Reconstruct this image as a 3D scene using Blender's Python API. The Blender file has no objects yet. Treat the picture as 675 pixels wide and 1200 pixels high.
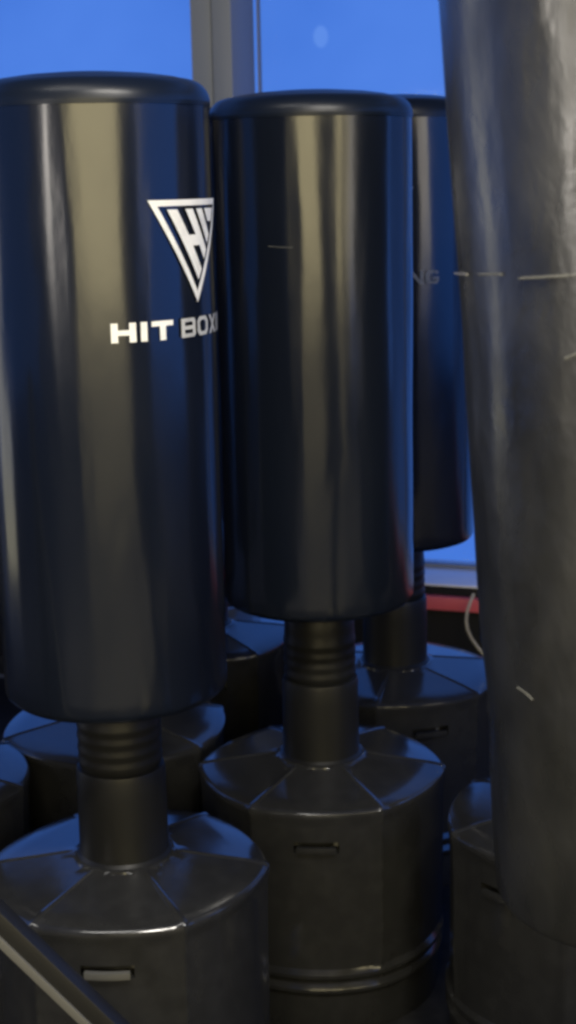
import bpy, bmesh, math, random
from math import sin, cos, radians, pi, sqrt, atan2
from mathutils import Vector, Matrix, noise

scene = bpy.context.scene
col = scene.collection
random.seed(4)

# ------------------------------------------------------------------ helpers
def link(name, bm, mat, parent=None, sharp=32, smooth=True):
    me = bpy.data.meshes.new(name)
    bmesh.ops.recalc_face_normals(bm, faces=bm.faces)
    bm.to_mesh(me); bm.free()
    if smooth:
        for p in me.polygons: p.use_smooth = True
        me.set_sharp_from_angle(angle=radians(sharp))
    me.materials.append(mat)
    o = bpy.data.objects.new(name, me)
    col.objects.link(o)
    if parent: o.parent = parent
    return o

def tag(o, label=None, cat=None, group=None, kind=None):
    if label: o['label'] = label
    if cat: o['category'] = cat
    if group: o['group'] = group
    if kind: o['kind'] = kind
    return o

def empty(name, loc, rz=0):
    o = bpy.data.objects.new(name, None)
    o.empty_display_size = .1
    col.objects.link(o)
    o.location = loc; o.rotation_euler = (0, 0, rz)
    return o

def copy_tree(o, parent=None):
    c = o.copy(); col.objects.link(c)
    if parent: c.parent = parent
    for ch in list(o.children): copy_tree(ch, c)
    return c

def box(bm, x0, x1, y0, y1, z0, z1, bevel=0):
    r = bmesh.ops.create_cube(bm, size=1)
    vs = r['verts']
    for v in vs:
        v.co = Vector(((x0+x1)/2+v.co.x*(x1-x0), (y0+y1)/2+v.co.y*(y1-y0), (z0+z1)/2+v.co.z*(z1-z0)))
    if bevel:
        es = list({e for v in vs for e in v.link_edges})
        bmesh.ops.bevel(bm, geom=es, offset=bevel, segments=2, affect='EDGES', profile=.6)

def lathe(bm, prof, n=96, rfun=None, cap=True):
    rings = []
    for (r, z) in prof:
        ring = []
        for i in range(n):
            t = 2*pi*i/n
            rr = rfun(r, z, t) if rfun else r
            ring.append(bm.verts.new((rr*cos(t), rr*sin(t), z)))
        rings.append(ring)
    for a, b in zip(rings, rings[1:]):
        for i in range(n):
            j = (i+1) % n
            bm.faces.new((a[i], a[j], b[j], b[i]))
    if cap:
        bm.faces.new(rings[0][::-1]); bm.faces.new(rings[-1])
    return rings

def tube(bm, pts, r, n=10):
    rings = []
    for k, p in enumerate(pts):
        p = Vector(p)
        d = (Vector(pts[min(k+1, len(pts)-1)])-Vector(pts[max(k-1, 0)])).normalized()
        a = d.cross(Vector((.3, .1, 1))).normalized()
        if a.length < .1: a = d.cross(Vector((1, 0, 0))).normalized()
        b = d.cross(a)
        rings.append([bm.verts.new(p+a*(r*cos(2*pi*i/n))+b*(r*sin(2*pi*i/n))) for i in range(n)])
    for a, b in zip(rings, rings[1:]):
        for i in range(n):
            bm.faces.new((a[i], a[(i+1) % n], b[(i+1) % n], b[i]))
    bm.faces.new(rings[0][::-1]); bm.faces.new(rings[-1])

# ------------------------------------------------------------------ materials
def mat(name, colr, rough=.4, spec=.5, metal=0, rough_var=.0, rough_scale=6, col_var=0, col2=None, cscale=5,
        bump=0, bump_scale=60, bdist=.002, coat=0, stretch=(1, 1, 1)):
    m = bpy.data.materials.new(name); m.use_nodes = True
    nt = m.node_tree; N = nt.nodes; L = nt.links
    b = N['Principled BSDF']
    b.inputs['Base Color'].default_value = (*colr, 1)
    b.inputs['Roughness'].default_value = rough
    b.inputs['Specular IOR Level'].default_value = spec
    b.inputs['Metallic'].default_value = metal
    b.inputs['Coat Weight'].default_value = coat
    tc = N.new('ShaderNodeTexCoord'); mp = N.new('ShaderNodeMapping')
    mp.inputs['Scale'].default_value = stretch
    L.new(tc.outputs['Object'], mp.inputs['Vector'])
    def nz(scale, detail=4):
        n = N.new('ShaderNodeTexNoise'); n.inputs['Scale'].default_value = scale
        n.inputs['Detail'].default_value = detail
        L.new(mp.outputs['Vector'], n.inputs['Vector']); return n
    if rough_var:
        n = nz(rough_scale); r = N.new('ShaderNodeMapRange')
        r.inputs['From Min'].default_value = .3; r.inputs['From Max'].default_value = .7
        r.inputs['To Min'].default_value = rough-rough_var; r.inputs['To Max'].default_value = rough+rough_var
        L.new(n.outputs['Fac'], r.inputs['Value']); L.new(r.outputs['Result'], b.inputs['Roughness'])
    if col2:
        n = nz(cscale, 6); r = N.new('ShaderNodeValToRGB')
        r.color_ramp.elements[0].position = .42; r.color_ramp.elements[1].position = .68
        r.color_ramp.elements[0].color = (*colr, 1); r.color_ramp.elements[1].color = (*col2, 1)
        L.new(n.outputs['Fac'], r.inputs['Fac']); L.new(r.outputs['Color'], b.inputs['Base Color'])
    if bump:
        n = nz(bump_scale, 5); bp = N.new('ShaderNodeBump')
        bp.inputs['Strength'].default_value = bump; bp.inputs['Distance'].default_value = bdist
        L.new(n.outputs['Fac'], bp.inputs['Height']); L.new(bp.outputs['Normal'], b.inputs['Normal'])
    return m

VINYL = mat('black_vinyl', (.005, .007, .013), .20, .5, rough_var=.05, rough_scale=9, bump=.30, bump_scale=15, bdist=.003, stretch=(1, 1, .35))
VINYL_OLD = mat('scuffed_black_vinyl', (.013, .0132, .0125), .30, .8, rough_var=.10, rough_scale=14, col2=(.026, .0262, .025),
                cscale=11, bump=.55, bump_scale=13, bdist=.007, stretch=(1, 1, .55))
CAPV = mat('cap_vinyl', (.005, .008, .016), .34, .3, rough_var=.05, bump=.08, bump_scale=40)
RUBBER = mat('black_rubber', (.009, .009, .0085), .42, .25, rough_var=.08, bump=.1, bump_scale=80)
PLASTIC = mat('black_base_plastic', (.020, .0204, .021), .15, .65, rough_var=.05, rough_scale=9, col2=(.0245, .025, .0255),
              cscale=34, bump=.10, bump_scale=45)
GRIP = mat('lit_grip_plastic', (.09, .09, .085), .4, .4, bump=.1)  # lighter grey: the light caught by the slot ledge is put into the colour
PRINT = mat('white_print', (.70, .69, .64), .5, .3, col2=(.60, .59, .55), cscale=40)
PRINT_T = mat('grey_print', (.40, .40, .38), .5, .3, col2=(.30, .30, .29), cscale=60)
PRINT_D = mat('dim_grey_print', (.16, .17, .18), .5, .3, col2=(.08, .09, .10), cscale=60)  # print darkened in its colour for the low light at the window bag
SCRATCH = mat('pale_scuff', (.22, .21, .19), .6, .3)
STEEL = mat('worn_steel', (.42, .42, .42), .38, .5, metal=1, rough_var=.1)
BLKMETAL = mat('black_powder_coat', (.008, .008, .008), .45, .5, bump=.1, bump_scale=200)
FRAME = mat('grey_window_frame', (.20, .22, .26), .45, .4, rough_var=.08, col2=(.17, .19, .225), cscale=4, stretch=(1, 1, .2), bump=.05)
LEDGE = mat('pale_ledge', (.72, .73, .76), .14, .7, rough_var=.04)
WALLM = mat('dark_wall', (.012, .012, .013), .8, .2, bump=.2, bump_scale=90)
RED = mat('red_trim', (.55, .10, .125), .45, .4, rough_var=.08)
CABLE = mat('offwhite_cable', (.42, .39, .31), .5, .4)
FLOORM = mat('black_rubber_floor', (.014, .014, .014), .75, .12, rough_var=.1, col2=(.022, .022, .022), cscale=30, bump=.3, bump_scale=150)

FLOORP = mat('pale_floor', (.26, .25, .225), .45, .4, rough_var=.1, col2=(.21, .20, .18), cscale=3)
SCRATCH_D = mat('faint_scuff', (.10, .10, .09), .6, .3)
EDGE = mat('lit_edge', (.10, .10, .095), .4, .5, rough_var=.1)  # paler tone painting the lit edge of the brace
def emit(name, c, s):
    m = bpy.data.materials.new(name); m.use_nodes = True
    nt = m.node_tree; nt.nodes.clear()
    e = nt.nodes.new('ShaderNodeEmission'); o = nt.nodes.new('ShaderNodeOutputMaterial')
    e.inputs['Color'].default_value = (*c, 1); e.inputs['Strength'].default_value = s
    nt.links.new(e.outputs[0], o.inputs['Surface']); return m
SKY = emit('dusk_sky', (.069, .208, .76), 1.0)
_n = SKY.node_tree                                     # thin, barely visible dusk cloud
_tc = _n.nodes.new('ShaderNodeTexCoord'); _nz = _n.nodes.new('ShaderNodeTexNoise'); _r = _n.nodes.new('ShaderNodeValToRGB')
_nz.inputs['Scale'].default_value = .55; _nz.inputs['Detail'].default_value = 3
_r.color_ramp.elements[0].position = .3; _r.color_ramp.elements[1].position = .75
_r.color_ramp.elements[0].color = (.058, .185, .70, 1); _r.color_ramp.elements[1].color = (.085, .235, .80, 1)
_n.links.new(_tc.outputs['Object'], _nz.inputs['Vector']); _n.links.new(_nz.outputs['Fac'], _r.inputs['Fac'])
_n.links.new(_r.outputs['Color'], next(n for n in _n.nodes if n.type == 'EMISSION').inputs['Color'])
GLOW = emit('pale_reflection', (.115, .275, .82), 1.0)

GLASS = bpy.data.materials.new('window_glass'); GLASS.use_nodes = True
nt = GLASS.node_tree; nt.nodes.clear()
tr = nt.nodes.new('ShaderNodeBsdfTransparent'); tr.inputs[0].default_value = (.98, .985, .99, 1)
gl = nt.nodes.new('ShaderNodeBsdfGlossy'); gl.inputs['Roughness'].default_value = .05
mx = nt.nodes.new('ShaderNodeMixShader'); mx.inputs[0].default_value = .003
o_ = nt.nodes.new('ShaderNodeOutputMaterial')
nt.links.new(tr.outputs[0], mx.inputs[1]); nt.links.new(gl.outputs[0], mx.inputs[2]); nt.links.new(mx.outputs[0], o_.inputs[0])

# ------------------------------------------------------------------ punching bag stands
RB = .182          # bag radius
RBASE = .24        # base radius
Z0, Z1 = .785, 1.760

def bag_profile(z0, z1, R, q=.015):
    p = [(R-.06, z0+.0015), (R-q-.013, z0+.0005)]
    for k in range(1, 7):
        a = -pi/2+k*(pi/2)/6
        p.append((R-q+q*cos(a), z0+q+q*sin(a)))
    n = 44
    for k in range(1, n+1):
        p.append((R, z0+q+(z1-.042-z0-q)*k/n))
    return p

def bag_bm(z0, z1, R, seed, amp, dents=(), q=.015):
    bm = bmesh.new()
    def rf(r, z, t):
        w = min(1, max(0, (r-R+.03)/.03))
        v = noise.noise(Vector((cos(t)*1.3+seed*7, sin(t)*1.3, z*1.6)))*amp
        v += noise.noise(Vector((cos(t)*3+seed*3, sin(t)*3, z*4+9)))*amp*.35
        v -= (1-abs(noise.noise(Vector((cos(t)*4+seed, sin(t)*4-seed, z*2.2+t*.3))))*2.2)**4*amp*.25
        for (ta, za, dp, wt, wz) in dents:
            d = (t-ta+pi) % (2*pi)-pi
            v -= dp*math.exp(-(d/wt)**2-((z-za)/wz)**2)
        return r+v*w
    lathe(bm, bag_profile(z0, z1, R, q), 144, rf)
    return bm

def cap_bm(z1, R):
    bm = bmesh.new()
    p = [(R-.006, z1-.047), (R+.0016, z1-.046), (R+.0022, z1-.040)]
    for k in range(0, 9):
        a = k*(pi/2)/8
        p.append((R+.0022-.034+.034*cos(a), z1-.040+.034*sin(a)))
    p += [(R-.045, z1-.0025), (R-.075, z1+.002), (R-.12, z1+.006), (.02, z1+.008)]
    lathe(bm, p, 96)
    return bm

def seam_bm(z, R, r=.0016):
    bm = bmesh.new()
    lathe(bm, [(R-.001, z-r*1.5), (R+r, z-r*.6), (R+r, z+r*.6), (R-.001, z+r*1.5)], 128, cap=False)
    return bm

NP = 6
HALF = radians(28.2)
def base_angles():
    A = []
    for k in range(NP):
        c = -pi/2+k*2*pi/NP
        for i in range(17): A.append(c-HALF+2*HALF*i/16)
        for f in (.25, .5, .75): A.append(c+HALF+(2*pi/NP-2*HALF)*f)
    return A
BA = base_angles()
def in_panel(t):
    u = (t+pi/2) % (2*pi/NP)
    u = min(u, 2*pi/NP-u)
    return u            # angular distance from the panel centre
def base_bm():
    bm = bmesh.new()
    R = RBASE
    prof = [(R*.90, 0, 0), (R*.955, .004, 0), (R*.965, .02, 0), (R*.965, .082, .2), (R*.985, .088, .2), (R*1.0, .093, .2), (R*1.0, .099, .2), (R*.985, .105, .2),
            (R*.972, .109, .2), (R*.972, .113, .2), (R*.99, .118, .2), (R*1.004, .123, .2), (R*1.004, .129, .2), (R*.99, .134, .2), (R*.978, .139, .3),
            (R*.975, .17, .5), (R*.975, .23, .6), (R*.975, .29, .6), (R*.976, .35, .6), (R*.978, .374, .6), (R*.98, .386, .6), (R*.98, .396, .6), (R*.982, .408, .6), (R*.985, .425, .6),
            (R*.99, .436, .6), (R*.998, .443, .6), (R*.999, .448, .6), (R*.994, .4525, .6), (R*.983, .4555, .6), (R*.965, .458, .65)]
    sh = [(R*.80, .4645), (R*.62, .4715), (R*.46, .4778), (R*.385, .481)]
    prof += [(r, z, .8) for r, z in sh]
    prof += [(R*.365, .4835, .2), (R*.35, .4855, 0), (R*.28, .486, 0)]
    rings = []
    for (r, z, b) in prof:
        ring = []
        for t in BA:
            u = in_panel(t)
            k = cos(HALF)/cos(min(u, HALF))/cos(HALF)      # 1 at the middle of a flat facet
            f = b*.45 if b < .8 else .94
            rr = r*(1-f)+f*r*(k-1)+f*r*.94 if b else r
            zz = z
            if u > HALF+1e-4 and b >= .3:                  # raised moulding rib between panels
                m = 1.0 if abs(u-pi/NP) < 1e-3 else .7
                rr += .0022*m*min(1, r/R)
                if z > .45: zz += .0024*m
            ring.append(bm.verts.new((rr*cos(t), rr*sin(t), zz)))
        rings.append(ring)
    n = len(BA)
    slot = []
    for k, (a, b) in enumerate(zip(rings, rings[1:])):
        for i in range(n):
            j = (i+1) % n
            f = bm.faces.new((a[i], a[j], b[j], b[i]))
            z = (prof[k][1]+prof[k+1][1])/2
            m = i % 20
            if i//20 in (0, 3) and 5 <= m <= 10 and .37 < z < .40:
                slot.append(f)
    bm.faces.new(rings[0][::-1]); bm.faces.new(rings[-1])
    # recessed carrying slots moulded into two opposite panels
    two = [[f for f in slot if f.calc_center_median().y*side < 0] for side in (1, -1)]
    for side, fs in zip((1, -1), two):
        r = bmesh.ops.extrude_face_region(bm, geom=fs)
        vs = [v for v in r['geom'] if isinstance(v, bmesh.types.BMVert)]
        bmesh.ops.translate(bm, vec=(0, .026*side, .003), verts=vs)
        bmesh.ops.delete(bm, geom=[f for f in fs if f.is_valid], context='FACES_ONLY')
    return bm

def grip_bm():
    bm = bmesh.new()
    # ledge along the lower lip of the slot
    n = 8
    vs = []
    for i in range(n+1):
        t = -pi/2+radians(8.8)*(2*i/n-1)
        c, s = cos(t), sin(t)
        prof = [(.2285, .375), (.2385, .375), (.2395, .3785), (.2385, .3865), (.232, .3875), (.2285, .386)]
        vs.append([bm.verts.new((r*c, r*s, z)) for r, z in prof])
    for a, b in zip(vs, vs[1:]):
        for i in range(6):
            bm.faces.new((a[i], a[(i+1) % 6], b[(i+1) % 6], b[i]))
    bm.faces.new(vs[0][::-1]); bm.faces.new(vs[-1])
    return bm

def boot_bm():
    bm = bmesh.new()
    p = [(.050, .640), (.066, .641)]
    zs = .648
    for k in range(4):                     # corrugations over the spring
        z = zs+k*.021
        p += [(.0692, z), (.0704, z+.005), (.0704, z+.010), (.0692, z+.015)]
    p += [(.068, .745), (.068, .785), (.06, .795)]
    lathe(bm, p, 64)
    return bm
def sleeve_bm():
    bm = bmesh.new()
    p = [(.06, .474), (.084, .4745), (.0845, .482), (.079, .487), (.0755, .491), (.0745, .60), (.0745, .632), (.0725, .641), (.066, .6435), (.06, .6436)]
    lathe(bm, p, 64)
    return bm
def bolt_bm():
    bm = bmesh.new()
    r = bmesh.ops.create_cone(bm, cap_ends=True, segments=6, radius1=.008, radius2=.007, depth=.008,
                              matrix=Matrix.Translation((0, -.0785, .592)) @ Matrix.Rotation(pi/2, 4, 'X'))
    return bm

def make_stand():
    t = empty('punching_bag', (0, 0, 0))
    bag = link('bag_body', bag_bm(Z0, Z1, RB, 1, .0030), VINYL, t, 40)
    link('top_cap', cap_bm(Z1, RB), CAPV, bag, 40)
    link('spring_boot', boot_bm(), RUBBER, t, 50)
    sl = link('sleeve', sleeve_bm(), RUBBER, t, 35)
    bs = link('base', base_bm(), PLASTIC, t, 24)
    link('handle', grip_bm(), PLASTIC, bs, 30)
    return t

# ---------------------------------------------------------------- lettering
def stroke(w0, w1): return [w0, w1]
def rect(x0, x1, y0, y1): return [(x0, y0), (x1, y0), (x1, y1), (x0, y1)]
def ring_strokes(w, t, th, c):
    """octagonal outline (chamfer c) as quads; t = side stroke, th = top stroke"""
    o = [(c, 0), (w-c, 0), (w, c), (w, 1-c), (w-c, 1), (c, 1), (0, 1-c), (0, c)]
    ci = c*.55
    i = [(t+ci, th), (w-t-ci, th), (w-t, th+ci), (w-t, 1-th-ci), (w-t-ci, 1-th), (t+ci, 1-th), (t, 1-th-ci), (t, th+ci)]
    return [[o[k], o[(k+1) % 8], i[(k+1) % 8], i[k]] for k in range(8)]
def letter(ch, w, t, th):
    if ch == 'H': return [rect(0, t, 0, 1), rect(w-t, w, 0, 1), rect(t, w-t, .5-th/2, .5+th/2)]
    if ch == 'I': return [rect(0, t, 0, 1)]
    if ch == 'T': return [rect(0, w, 1-th, 1), rect((w-t)/2, (w+t)/2, 0, 1-th)]
    if ch == 'B':
        c = .12
        return [rect(0, t, 0, 1), rect(t, w-c, 0, th), rect(t, w-c, .5-th/2, .5+th/2), rect(t, w-c, 1-th, 1),
                rect(w-t, w, c, .5-th*.35), rect(w-t, w, .5+th*.35, 1-c),
                [(w-c, 0), (w, c), (w-t, c), (w-c, th)], [(w-c, 1), (w-c, 1-th), (w-t, 1-c), (w, 1-c)],
                [(w-c, .5-th/2), (w, .5-th*.35), (w, .5+th*.35), (w-c, .5+th/2)]]
    if ch == 'O': return ring_strokes(w, t, th, .22)
    if ch == 'X': return [[(0, 0), (t*1.25, 0), (w, 1), (w-t*1.25, 1)], [(w-t*1.25, 0), (w, 0), (t*1.25, 1), (0, 1)]]
    if ch == 'N': return [rect(0, t, 0, 1), rect(w-t, w, 0, 1), [(0, 1), (t*1.2, 1), (w, 0), (w-t*1.2, 0)]]
    if ch == 'G':
        r = ring_strokes(w, t, th, .2)
        return [r[0], r[1], r[4], r[5], r[6], r[7], rect(w-t, w, .2, .52), rect(w*.5, w-t, .52-th, .52), r[3]]
def word(txt, x, h, wid, gap, t, th):
    out = []
    for ch in txt:
        if ch == ' ': x += wid*h*.5; continue
        w = t if ch == 'I' else wid
        for q in letter(ch, w, t, th): out.append([(x+a*h, b*h) for a, b in q])
        x += (w+gap)*h
    return out, x
def clip(poly, tri):
    """Sutherland-Hodgman against a convex counter-clockwise triangle"""
    for k in range(len(tri)):
        a, b = tri[k], tri[(k+1) % len(tri)]
        out = []
        ins = lambda p: (b[0]-a[0])*(p[1]-a[1])-(b[1]-a[1])*(p[0]-a[0]) >= -1e-9
        for i in range(len(poly)):
            p, q = poly[i], poly[(i+1) % len(poly)]
            def cut():
                d1 = (b[0]-a[0])*(p[1]-a[1])-(b[1]-a[1])*(p[0]-a[0])
                d2 = (b[0]-a[0])*(q[1]-a[1])-(b[1]-a[1])*(q[0]-a[0])
                s = d1/(d1-d2)
                return (p[0]+(q[0]-p[0])*s, p[1]+(q[1]-p[1])*s)
            if ins(p):
                out.append(p)
                if not ins(q): out.append(cut())
            elif ins(q): out.append(cut())
        poly = out
        if len(poly) < 3: return []
    return poly
def ccw(q):
    s = sum(q[i][0]*q[(i+1) % len(q)][1]-q[(i+1) % len(q)][0]*q[i][1] for i in range(len(q)))
    return q if s > 0 else q[::-1]

def wrap(quads, R, a0, z0, off=.0006, xmin=-1, xmax=1):
    """wrap flat polygons (x = arc length, y = height) round a bag of radius R; a0 = direction of x = 0"""
    bm = bmesh.new()
    for k, q in enumerate(quads):
        b2 = bmesh.new()
        b2.faces.new([b2.verts.new((x, y, 0)) for x, y in ccw(q)])
        x = -.30
        while x < .30:
            bmesh.ops.bisect_plane(b2, geom=b2.verts[:]+b2.edges[:]+b2.faces[:], plane_co=(x, 0, 0), plane_no=(1, 0, 0))
            x += .008
        r = R+off+.00006*(k % 6)
        m = {}
        for v in b2.verts:
            t = a0+v.co.x/R
            m[v] = bm.verts.new((r*cos(t), r*sin(t), z0+v.co.y))
        for f in b2.faces: bm.faces.new([m[v] for v in f.verts])
        b2.free()
    return bm

def logo_tri():
    W, Hh = .0935, .152
    top = [(-W, Hh), (0, 0), (W, Hh)]
    cx, cy = 0, Hh*.655
    def sc(s): return [(cx+(x-cx)*s, cy+(y-cy)*s) for x, y in top]
    o, i, c = sc(1), sc(.83), sc(.735)
    q = [[o[k], o[(k+1) % 3], i[(k+1) % 3], i[k]] for k in range(3)]
    tri = ccw(c)
    def sl(s0, s1, v0=0, v1=1):            # stroke parallel to the left edge
        f = lambda s, v: ((s+(1-v))*W, v*Hh)
        return [f(s0, v0), f(s1, v0), f(s1, v1), f(s0, v1)]
    for s in (sl(-.74, -.53), sl(-.53, -.345, .555, .66), sl(-.345, -.16), sl(-.05, .13), sl(.36, .55, 0, .78), sl(.22, 1.2, .78, 1)):
        p = clip(ccw(s), tri)
        if len(p) >= 3: q.append(p)
    return q

def add_logo(stand, ang, zt, zx, dimmed=False):
    """ang = direction (in the stand's own frame) of the logo centre"""
    bag = next(c for c in stand.children if c.name.startswith('bag_body'))
    m1 = PRINT_D if dimmed else PRINT
    m2 = PRINT_D if dimmed else PRINT_T
    link('logo_print', wrap(logo_tri(), RB+.0022, ang, zt), PRINT_D if dimmed else PRINT, bag, smooth=False)
    h = .0285
    q, x = word('HIT', 0, h, 1.32, .25, .36, .27)
    q2, x2 = word('BOXING', x+.32*h, h, 1.12, .18, .25, .2)
    total = x2
    sh = lambda qs: [[(a-total/2, b) for a, b in p] for p in qs]
    link('bold_lettering', wrap(sh(q), RB+.0022, ang, zx), m1, bag, smooth=False)
    link('thin_lettering', wrap(sh(q2), RB+.0022, ang, zx), m2, bag, smooth=False)

CAM = Vector((0, 0, 1.59))
def toward(x, y): return atan2(-y, -x)      # direction from a stand to where the photographer stood

proto = make_stand()
G = 'free-standing punching bags'
# x, y, turn of the front panel (deg, from facing the photographer), label, logo
spots = [
    (-.290, 2.360, -9, 'black punching bag with bold white triangle logo and lettering, in the front left', 'A'),
    (.056, 2.790, -3, 'black bag without print, between the front logo bag and the big scuffed one', 'B'),
    (.245, 3.360, 20, 'punching bag close to the window, its last faint letters just visible, red strip below it', 'C'),
    (.515, 2.520, -34, 'stand mostly hidden behind the scuffed grey bag, only the left edge of its base showing', 'E'),
    (-.382, 3.050, 14, 'stand hidden behind the logo bag, base shoulder showing both sides of its neck', 'F'),
    (-.760, 2.770, 30, 'stand cut by the left frame edge, bright blue base shoulder with dark stripe', 'H'),
    (-.235, 3.700, 5, 'farthest stand, a small blue lit patch of base seen between the two front bags', 'G'),
]
stands = {}
for i, (x, y, tn, lab, key) in enumerate(spots):
    s = proto if i == 0 else copy_tree(proto)
    # template's front panel looks along -y; turn it to the camera, then by tn
    s.location = (x, y, 0)
    s.rotation_euler = (0, 0, toward(x, y)+pi/2+radians(tn))
    tag(s, lab, 'punching bag', G)
    stands[key] = s
for key, s in stands.items():
    if key == 'A':
        for b in s.children:
            for c in b.children:
                if c.name.startswith('handle'):
                    c.data = c.data.copy(); c.data.materials[0] = GRIP
        for c in s.children:
            if c.name.startswith('bag_body'): c.location.z = -.011
    if key == 'B':
        for c in s.children:
            if c.name.startswith('bag_body'): c.scale.z = .965; c.location.z = .043
# the old scuffed bag in the right foreground leans a little
def make_old():
    t = empty('punching_bag', (.427, 1.56, 0), toward(.427, 1.56)+pi/2+radians(20))
    tag(t, 'tall scuffed grey black punching bag leaning left, nearest in the right foreground', 'punching bag', G)
    dents = [(random.uniform(0, 2*pi), random.uniform(.95, 1.65), random.uniform(.001, .0035), random.uniform(.08, .3), random.uniform(.03, .09)) for _ in range(40)]
    bag = link('bag_body', bag_bm(.805, 1.828, RB, 5, .0032, dents, .010), VINYL_OLD, t, 40)
    link('top_cap', cap_bm(1.828, RB-.0016), VINYL_OLD, bag, 40)
    bt = link('spring_boot', boot_bm(), RUBBER, t, 50)
    sl = link('sleeve', sleeve_bm(), RUBBER, t, 35)
    bs = link('base', base_bm(), PLASTIC, t, 24)
    link('handle', grip_bm(), PLASTIC, bs, 30)
    # lean: about a horizontal axis through the spring, in world terms leaning to -x
    a = -radians(4.2)
    rz = t.rotation_euler.z
    Rw = Matrix.Rotation(-rz, 4, 'Z') @ Matrix.Rotation(a, 4, 'Y') @ Matrix.Rotation(rz, 4, 'Z')
    M = Matrix.Translation((0, 0, .62)) @ Rw @ Matrix.Translation((0, 0, -.62))
    for o in (bag, bt): o.matrix_local = M
    return t, bag
old, oldbag = make_old()

def rel(s, deg):  # direction in the stand's frame of a point deg to the photo's right of the side facing the photographer
    return toward(s.location.x, s.location.y)+radians(deg)-s.rotation_euler.z
add_logo(stands['A'], rel(stands['A'], 53.5), 1.4255, 1.375)
add_logo(stands['C'], rel(stands['C'], -15.5), 1.42, 1.371, dimmed=True)

# pale scuff lines rubbed into the bags
def scuff(bag, a0, pts, w=.0012, R=RB, m=None):
    bm = bmesh.new()
    P = []
    for (d, z) in pts:
        t = a0+radians(d)
        P.append(((R+.0004)*cos(t), (R+.0004)*sin(t), z))
    tube(bm, P, w, 6)
    return link('scuff_mark', bm, m or SCRATCH, bag)
bagB = next(c for c in stands['B'].children if c.name.startswith('bag_body'))
scuff(bagB, rel(stands['B'], 0), [(-25, 1.489), (-19, 1.4875), (-11, 1.4865)], .0007, RB+.0005, SCRATCH_D)
ro = rel(old, 0)
for pts in ([(-86, 1.507), (-80, 1.508), (-72, 1.509), (-60, 1.510)], [(-52, 1.5105), (-46, 1.5112), (-40, 1.511)], [(-33, 1.507), (-26, 1.5075), (-15, 1.508), (0, 1.507)], [(-45, 1.086), (-41, 1.083), (-38, 1.078)], [(-19, 1.43), (-14, 1.436), (-8, 1.440)], [(-15, 1.36), (-9, 1.374), (-5, 1.380)]):
    scuff(oldbag, ro, pts, .0011, RB+.0012, SCRATCH_D if pts[0][1] != 1.507 or pts[0][0] > -80 else SCRATCH)

# ------------------------------------------------------------------ setting
bm = bmesh.new()
bm.faces.new([bm.verts.new(v) for v in ((-6, -6, 0), (6, -6, 0), (6, 4.6-6*.325, 0), (-6, 4.6+6*.325, 0))])
tag(link('floor', bm, FLOORP, smooth=False), kind='structure')
bm = bmesh.new()                      # dark rubber matting under the stands
bm.faces.new([bm.verts.new(v) for v in ((-3, .25, .004), (3, .25, .004), (3, 4.4-3*.325, .004), (-3, 4.4+3*.325, .004))])
tag(link('rubber_matting', bm, FLOORM, smooth=False), kind='structure')
# dusk sky outside the window, far behind it
bm = bmesh.new()
n = 24
for k in range(n+1):
    t = radians(15+150*k/n)
    for z in (-6, 14): bm.verts.new((16*cos(t), 16*sin(t), z))
bm.verts.ensure_lookup_table()
for k in range(n): bm.faces.new([bm.verts[i] for i in (2*k, 2*k+2, 2*k+3, 2*k+1)])
tag(link('sky', bm, SKY), kind='structure')

WROT = radians(-18)
def wall_frame(name):
    return empty(name, (0, 4.45, 0), WROT)
# low wall under the windows
w = wall_frame('low_wall')
tag(w, 'black wall below the window, under the red strip', 'wall')
bm = bmesh.new(); box(bm, -5.4, 5.4, .004, .30, 0, .394); link('wall_panel', bm, WALLM, w, smooth=False)
bm = bmesh.new(); box(bm, -5.4, 5.4, -.006, .012, 0, .06, .004); link('skirting', bm, BLKMETAL, w)
# window
w = wall_frame('window')
tag(w, 'large dusk blue window with grey mullion and pale ledge behind the bags', 'window')
bm = bmesh.new(); box(bm, -5.4, 5.4, .006, .30, .397, .403, .001); link('ledge', bm, LEDGE, w)
for k, x0 in enumerate((-.268, 1.75, -2.29, 3.77, -4.31)):
    bm = bmesh.new()
    box(bm, x0, x0+.064, .004, .20, .405, 2.75, .003)
    p = link('post', bm, FRAME, w)
    bm = bmesh.new()
    box(bm, x0+.068, x0+.128, -.004, .20, .405, 2.75, .004)
    link('cover_strip', bm, FRAME, p)
for (a, b) in ((-4.176, -2.296), (-2.155, -.274), (-.134, 1.745), (1.884, 3.764), (3.904, 5.4)):
    bm = bmesh.new()
    box(bm, a, b, .205, .235, .405, .412, .001); box(bm, a, b, .205, .235, 2.715, 2.745, .003)
    box(bm, a, a+.004, .206, .234, .412, 2.715, .001); box(bm, b-.004, b, .206, .234, .412, 2.715, .001)
    f = link('sash', bm, FRAME, w)
    bm = bmesh.new(); box(bm, a+.002, b-.002, .217, .223, .411, 2.716); link('pane', bm, GLASS, f, smooth=False)
bm = bmesh.new(); box(bm, -5.4, 5.4, .0, .30, 2.755, 3.1); link('lintel', bm, FRAME, w)
# red strip along the wall
w = wall_frame('red_strip')
bm = bmesh.new(); box(bm, -5.4, 5.4, -.03, .0, .332, .374, .006)
w2 = link('trim_board', bm, RED, w)
tag(w, 'dull red horizontal strip running along the wall below the window', 'trim strip')
# cable
bm = bmesh.new()
tube(bm, [(.540, 4.225, .395), (.528, 4.21, .375), (.519, 4.205, .35), (.515, 4.20, .322), (.519, 4.20, .295), (.530, 4.205, .268), (.550, 4.208, .238), (.590, 4.195, .19), (.625, 4.185, .09), (.635, 4.18, .008)], .0045, 10)
tag(link('cable', bm, CABLE), 'thin off-white cable hanging in a curve over the red strip', 'cable')
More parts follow.
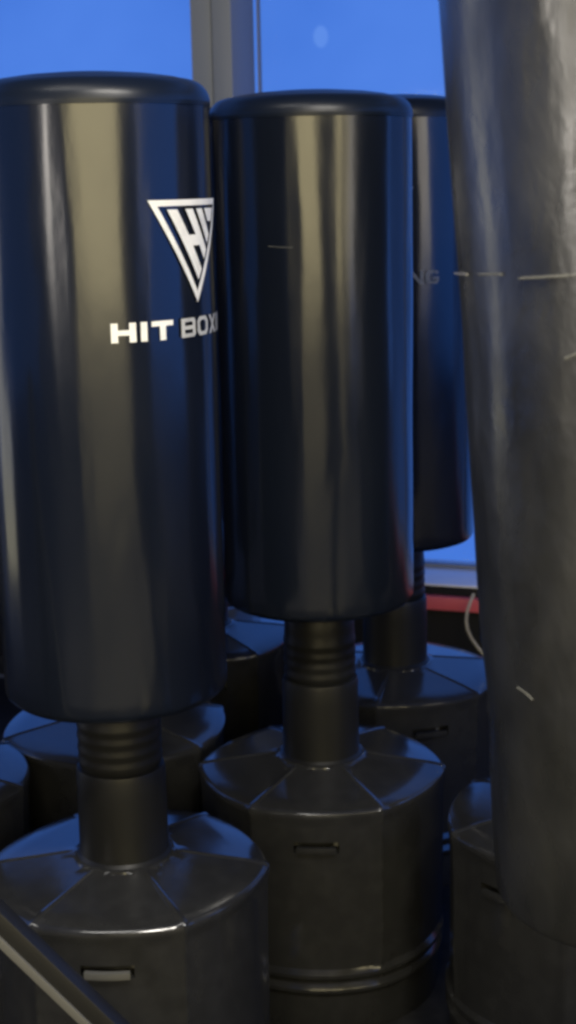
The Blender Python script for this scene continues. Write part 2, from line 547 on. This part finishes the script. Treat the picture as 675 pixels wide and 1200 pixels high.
# glowing ball behind the glass, standing in for a lamp reflected in it
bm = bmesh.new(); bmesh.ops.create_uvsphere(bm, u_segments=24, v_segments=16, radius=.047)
o = link('glass_reflection', bm, GLOW); o.location = (.219, 8, 2.308); o.scale = (.8, .8, 1.15)
tag(o, 'small pale round spot standing in for a lamp reflection in the window, above the middle bag', 'reflection')

# rack strut in the near left corner
t = empty('equipment_rack', (-.9, 2.0, 0))
tag(t, 'black metal rack with a diagonal square tube brace at the lower left corner', 'rack')
def bar(name, a, b, w, m, par, bev=.004):
    a = Vector(a); b = Vector(b); L = (b-a).length
    bm = bmesh.new(); box(bm, -w/2, w/2, -w/2, w/2, 0, L, bev)
    q = (b-a).to_track_quat('Z', 'Y')
    bmesh.ops.transform(bm, matrix=Matrix.Translation(a) @ q.to_matrix().to_4x4(), verts=bm.verts)
    return link(name, bm, m, par)
P0 = Vector((-.9, 2.0, 0))
bar('brace', Vector((-.875, 1.99, 1.06))-P0, Vector((.03, 1.99, .022))-P0, .036, BLKMETAL, t)
br = bpy.data.objects['brace']
bm = bmesh.new()
for_len = (Vector((.03, 1.99, .022))-Vector((-.875, 1.99, 1.06))).length
box(bm, -.003, .003, -.006, .006, .02, for_len-.02, .001)
q = (Vector((.03, 1.99, .022))-Vector((-.875, 1.99, 1.06))).to_track_quat('Z', 'Y')
off = q @ Vector((0, 0, 1))
nrm = Vector((-off.z, 0, off.x)) if off.x*1 > 0 else Vector((off.z, 0, -off.x))
nrm = nrm if nrm.z < 0 else -nrm
bmesh.ops.transform(bm, matrix=Matrix.Translation(Vector((-.875, 1.99, 1.06))-P0+nrm*.013+Vector((0, -.021, 0))) @ q.to_matrix().to_4x4(), verts=bm.verts)
link('lit_edge_strip', bm, EDGE, br)  # thin strip added to stand for light along the brace's lower edge
bar('post', Vector((-.9, 2.0, 0))-P0, Vector((-.9, 2.0, 1.25))-P0, .05, BLKMETAL, t)
bar('foot_rail', Vector((-.87, 1.99, .02))-P0, Vector((.08, 1.99, .02))-P0, .036, BLKMETAL, t)

# ------------------------------------------------------------------ camera
cd = bpy.data.cameras.new('camera'); cam = bpy.data.objects.new('camera', cd); col.objects.link(cam)
cd.sensor_fit = 'VERTICAL'; cd.sensor_height = 24; cd.lens = 35.0
cd.clip_end = 200; cd.clip_start = .05
p, r = radians(12.5), radians(1.2)
F = Vector((0, cos(p), -sin(p))); U0 = Vector((0, sin(p), cos(p))); R0 = Vector((1, 0, 0))
Rr = R0*cos(r)-U0*sin(r); Uu = R0*sin(r)+U0*cos(r)
M = Matrix((Rr, Uu, -F)).transposed().to_4x4(); M.translation = CAM
cam.matrix_world = M
cd.dof.use_dof = True; cd.dof.focus_distance = 2.3; cd.dof.aperture_fstop = 4.0
scene.camera = cam

# ------------------------------------------------------------------ light
def area(name, loc, target, sx, sy, e, c):
    ld = bpy.data.lights.new(name, 'AREA'); ld.shape = 'RECTANGLE'; ld.size = sx; ld.size_y = sy
    ld.energy = e; ld.color = c
    o = bpy.data.objects.new(name, ld); col.objects.link(o); o.location = loc
    o.rotation_euler = (Vector(target)-Vector(loc)).to_track_quat('-Z', 'Y').to_euler()
    return o
for (x, w, z, h, e) in ((.80, 3.7, 1.85, 1.5, 125), (4.05, 2.0, 1.85, 1.5, 46), (.80, 3.7, .60, .85, 8)):   # the lit side of the hall behind the photographer
    area('room_lamp', (x, -1.5, z), (x, 2, z-.05), w, h, e, (1, .85, .46))
area('ceiling_lamp', (-.75, 1.1, 3.3), (-.75, 1.1, 0), 1.1, .16, 15, (1, .97, .90))      # ceiling strip lights
area('ceiling_lamp', (.55, .85, 2.75), (.55, .85, 0), 1.1, .16, 80, (1, .95, .86))
area('room_lamp', (-2.9, -1.6, 1.75), (.4, 1.4, 1.7), .9, .9, 38, (1, .93, .84))
# blue lamps added at the right and left to turn the bag flanks navy
area('blue_side_light', (2.7, 1.5, 1.75), (0, 1.5, 1.6), 3.6, 1.7, 32, (.07, .26, 1))
area('blue_side_light', (-2.9, 1.4, 1.75), (0, 1.4, 1.6), 2.4, 1.7, 6, (.08, .27, .95))
area('side_lamp', (-2.7, 2.95, 1.2), (-.3, 2.4, 1.2), .7, 1.6, 6, (1, .93, .62))

wd = bpy.data.worlds.new('World'); scene.world = wd; wd.use_nodes = True
wd.node_tree.nodes['Background'].inputs[0].default_value = (.014, .050, .22, 1)
wd.node_tree.nodes['Background'].inputs[1].default_value = .45

scene.view_settings.view_transform = 'Standard'
scene.view_settings.look = 'None'
scene.view_settings.exposure = 0
scene.view_settings.gamma = 1
scene.cycles.filter_width = 3.0
scene.cycles.max_bounces = 8
scene.cycles.use_denoising = True
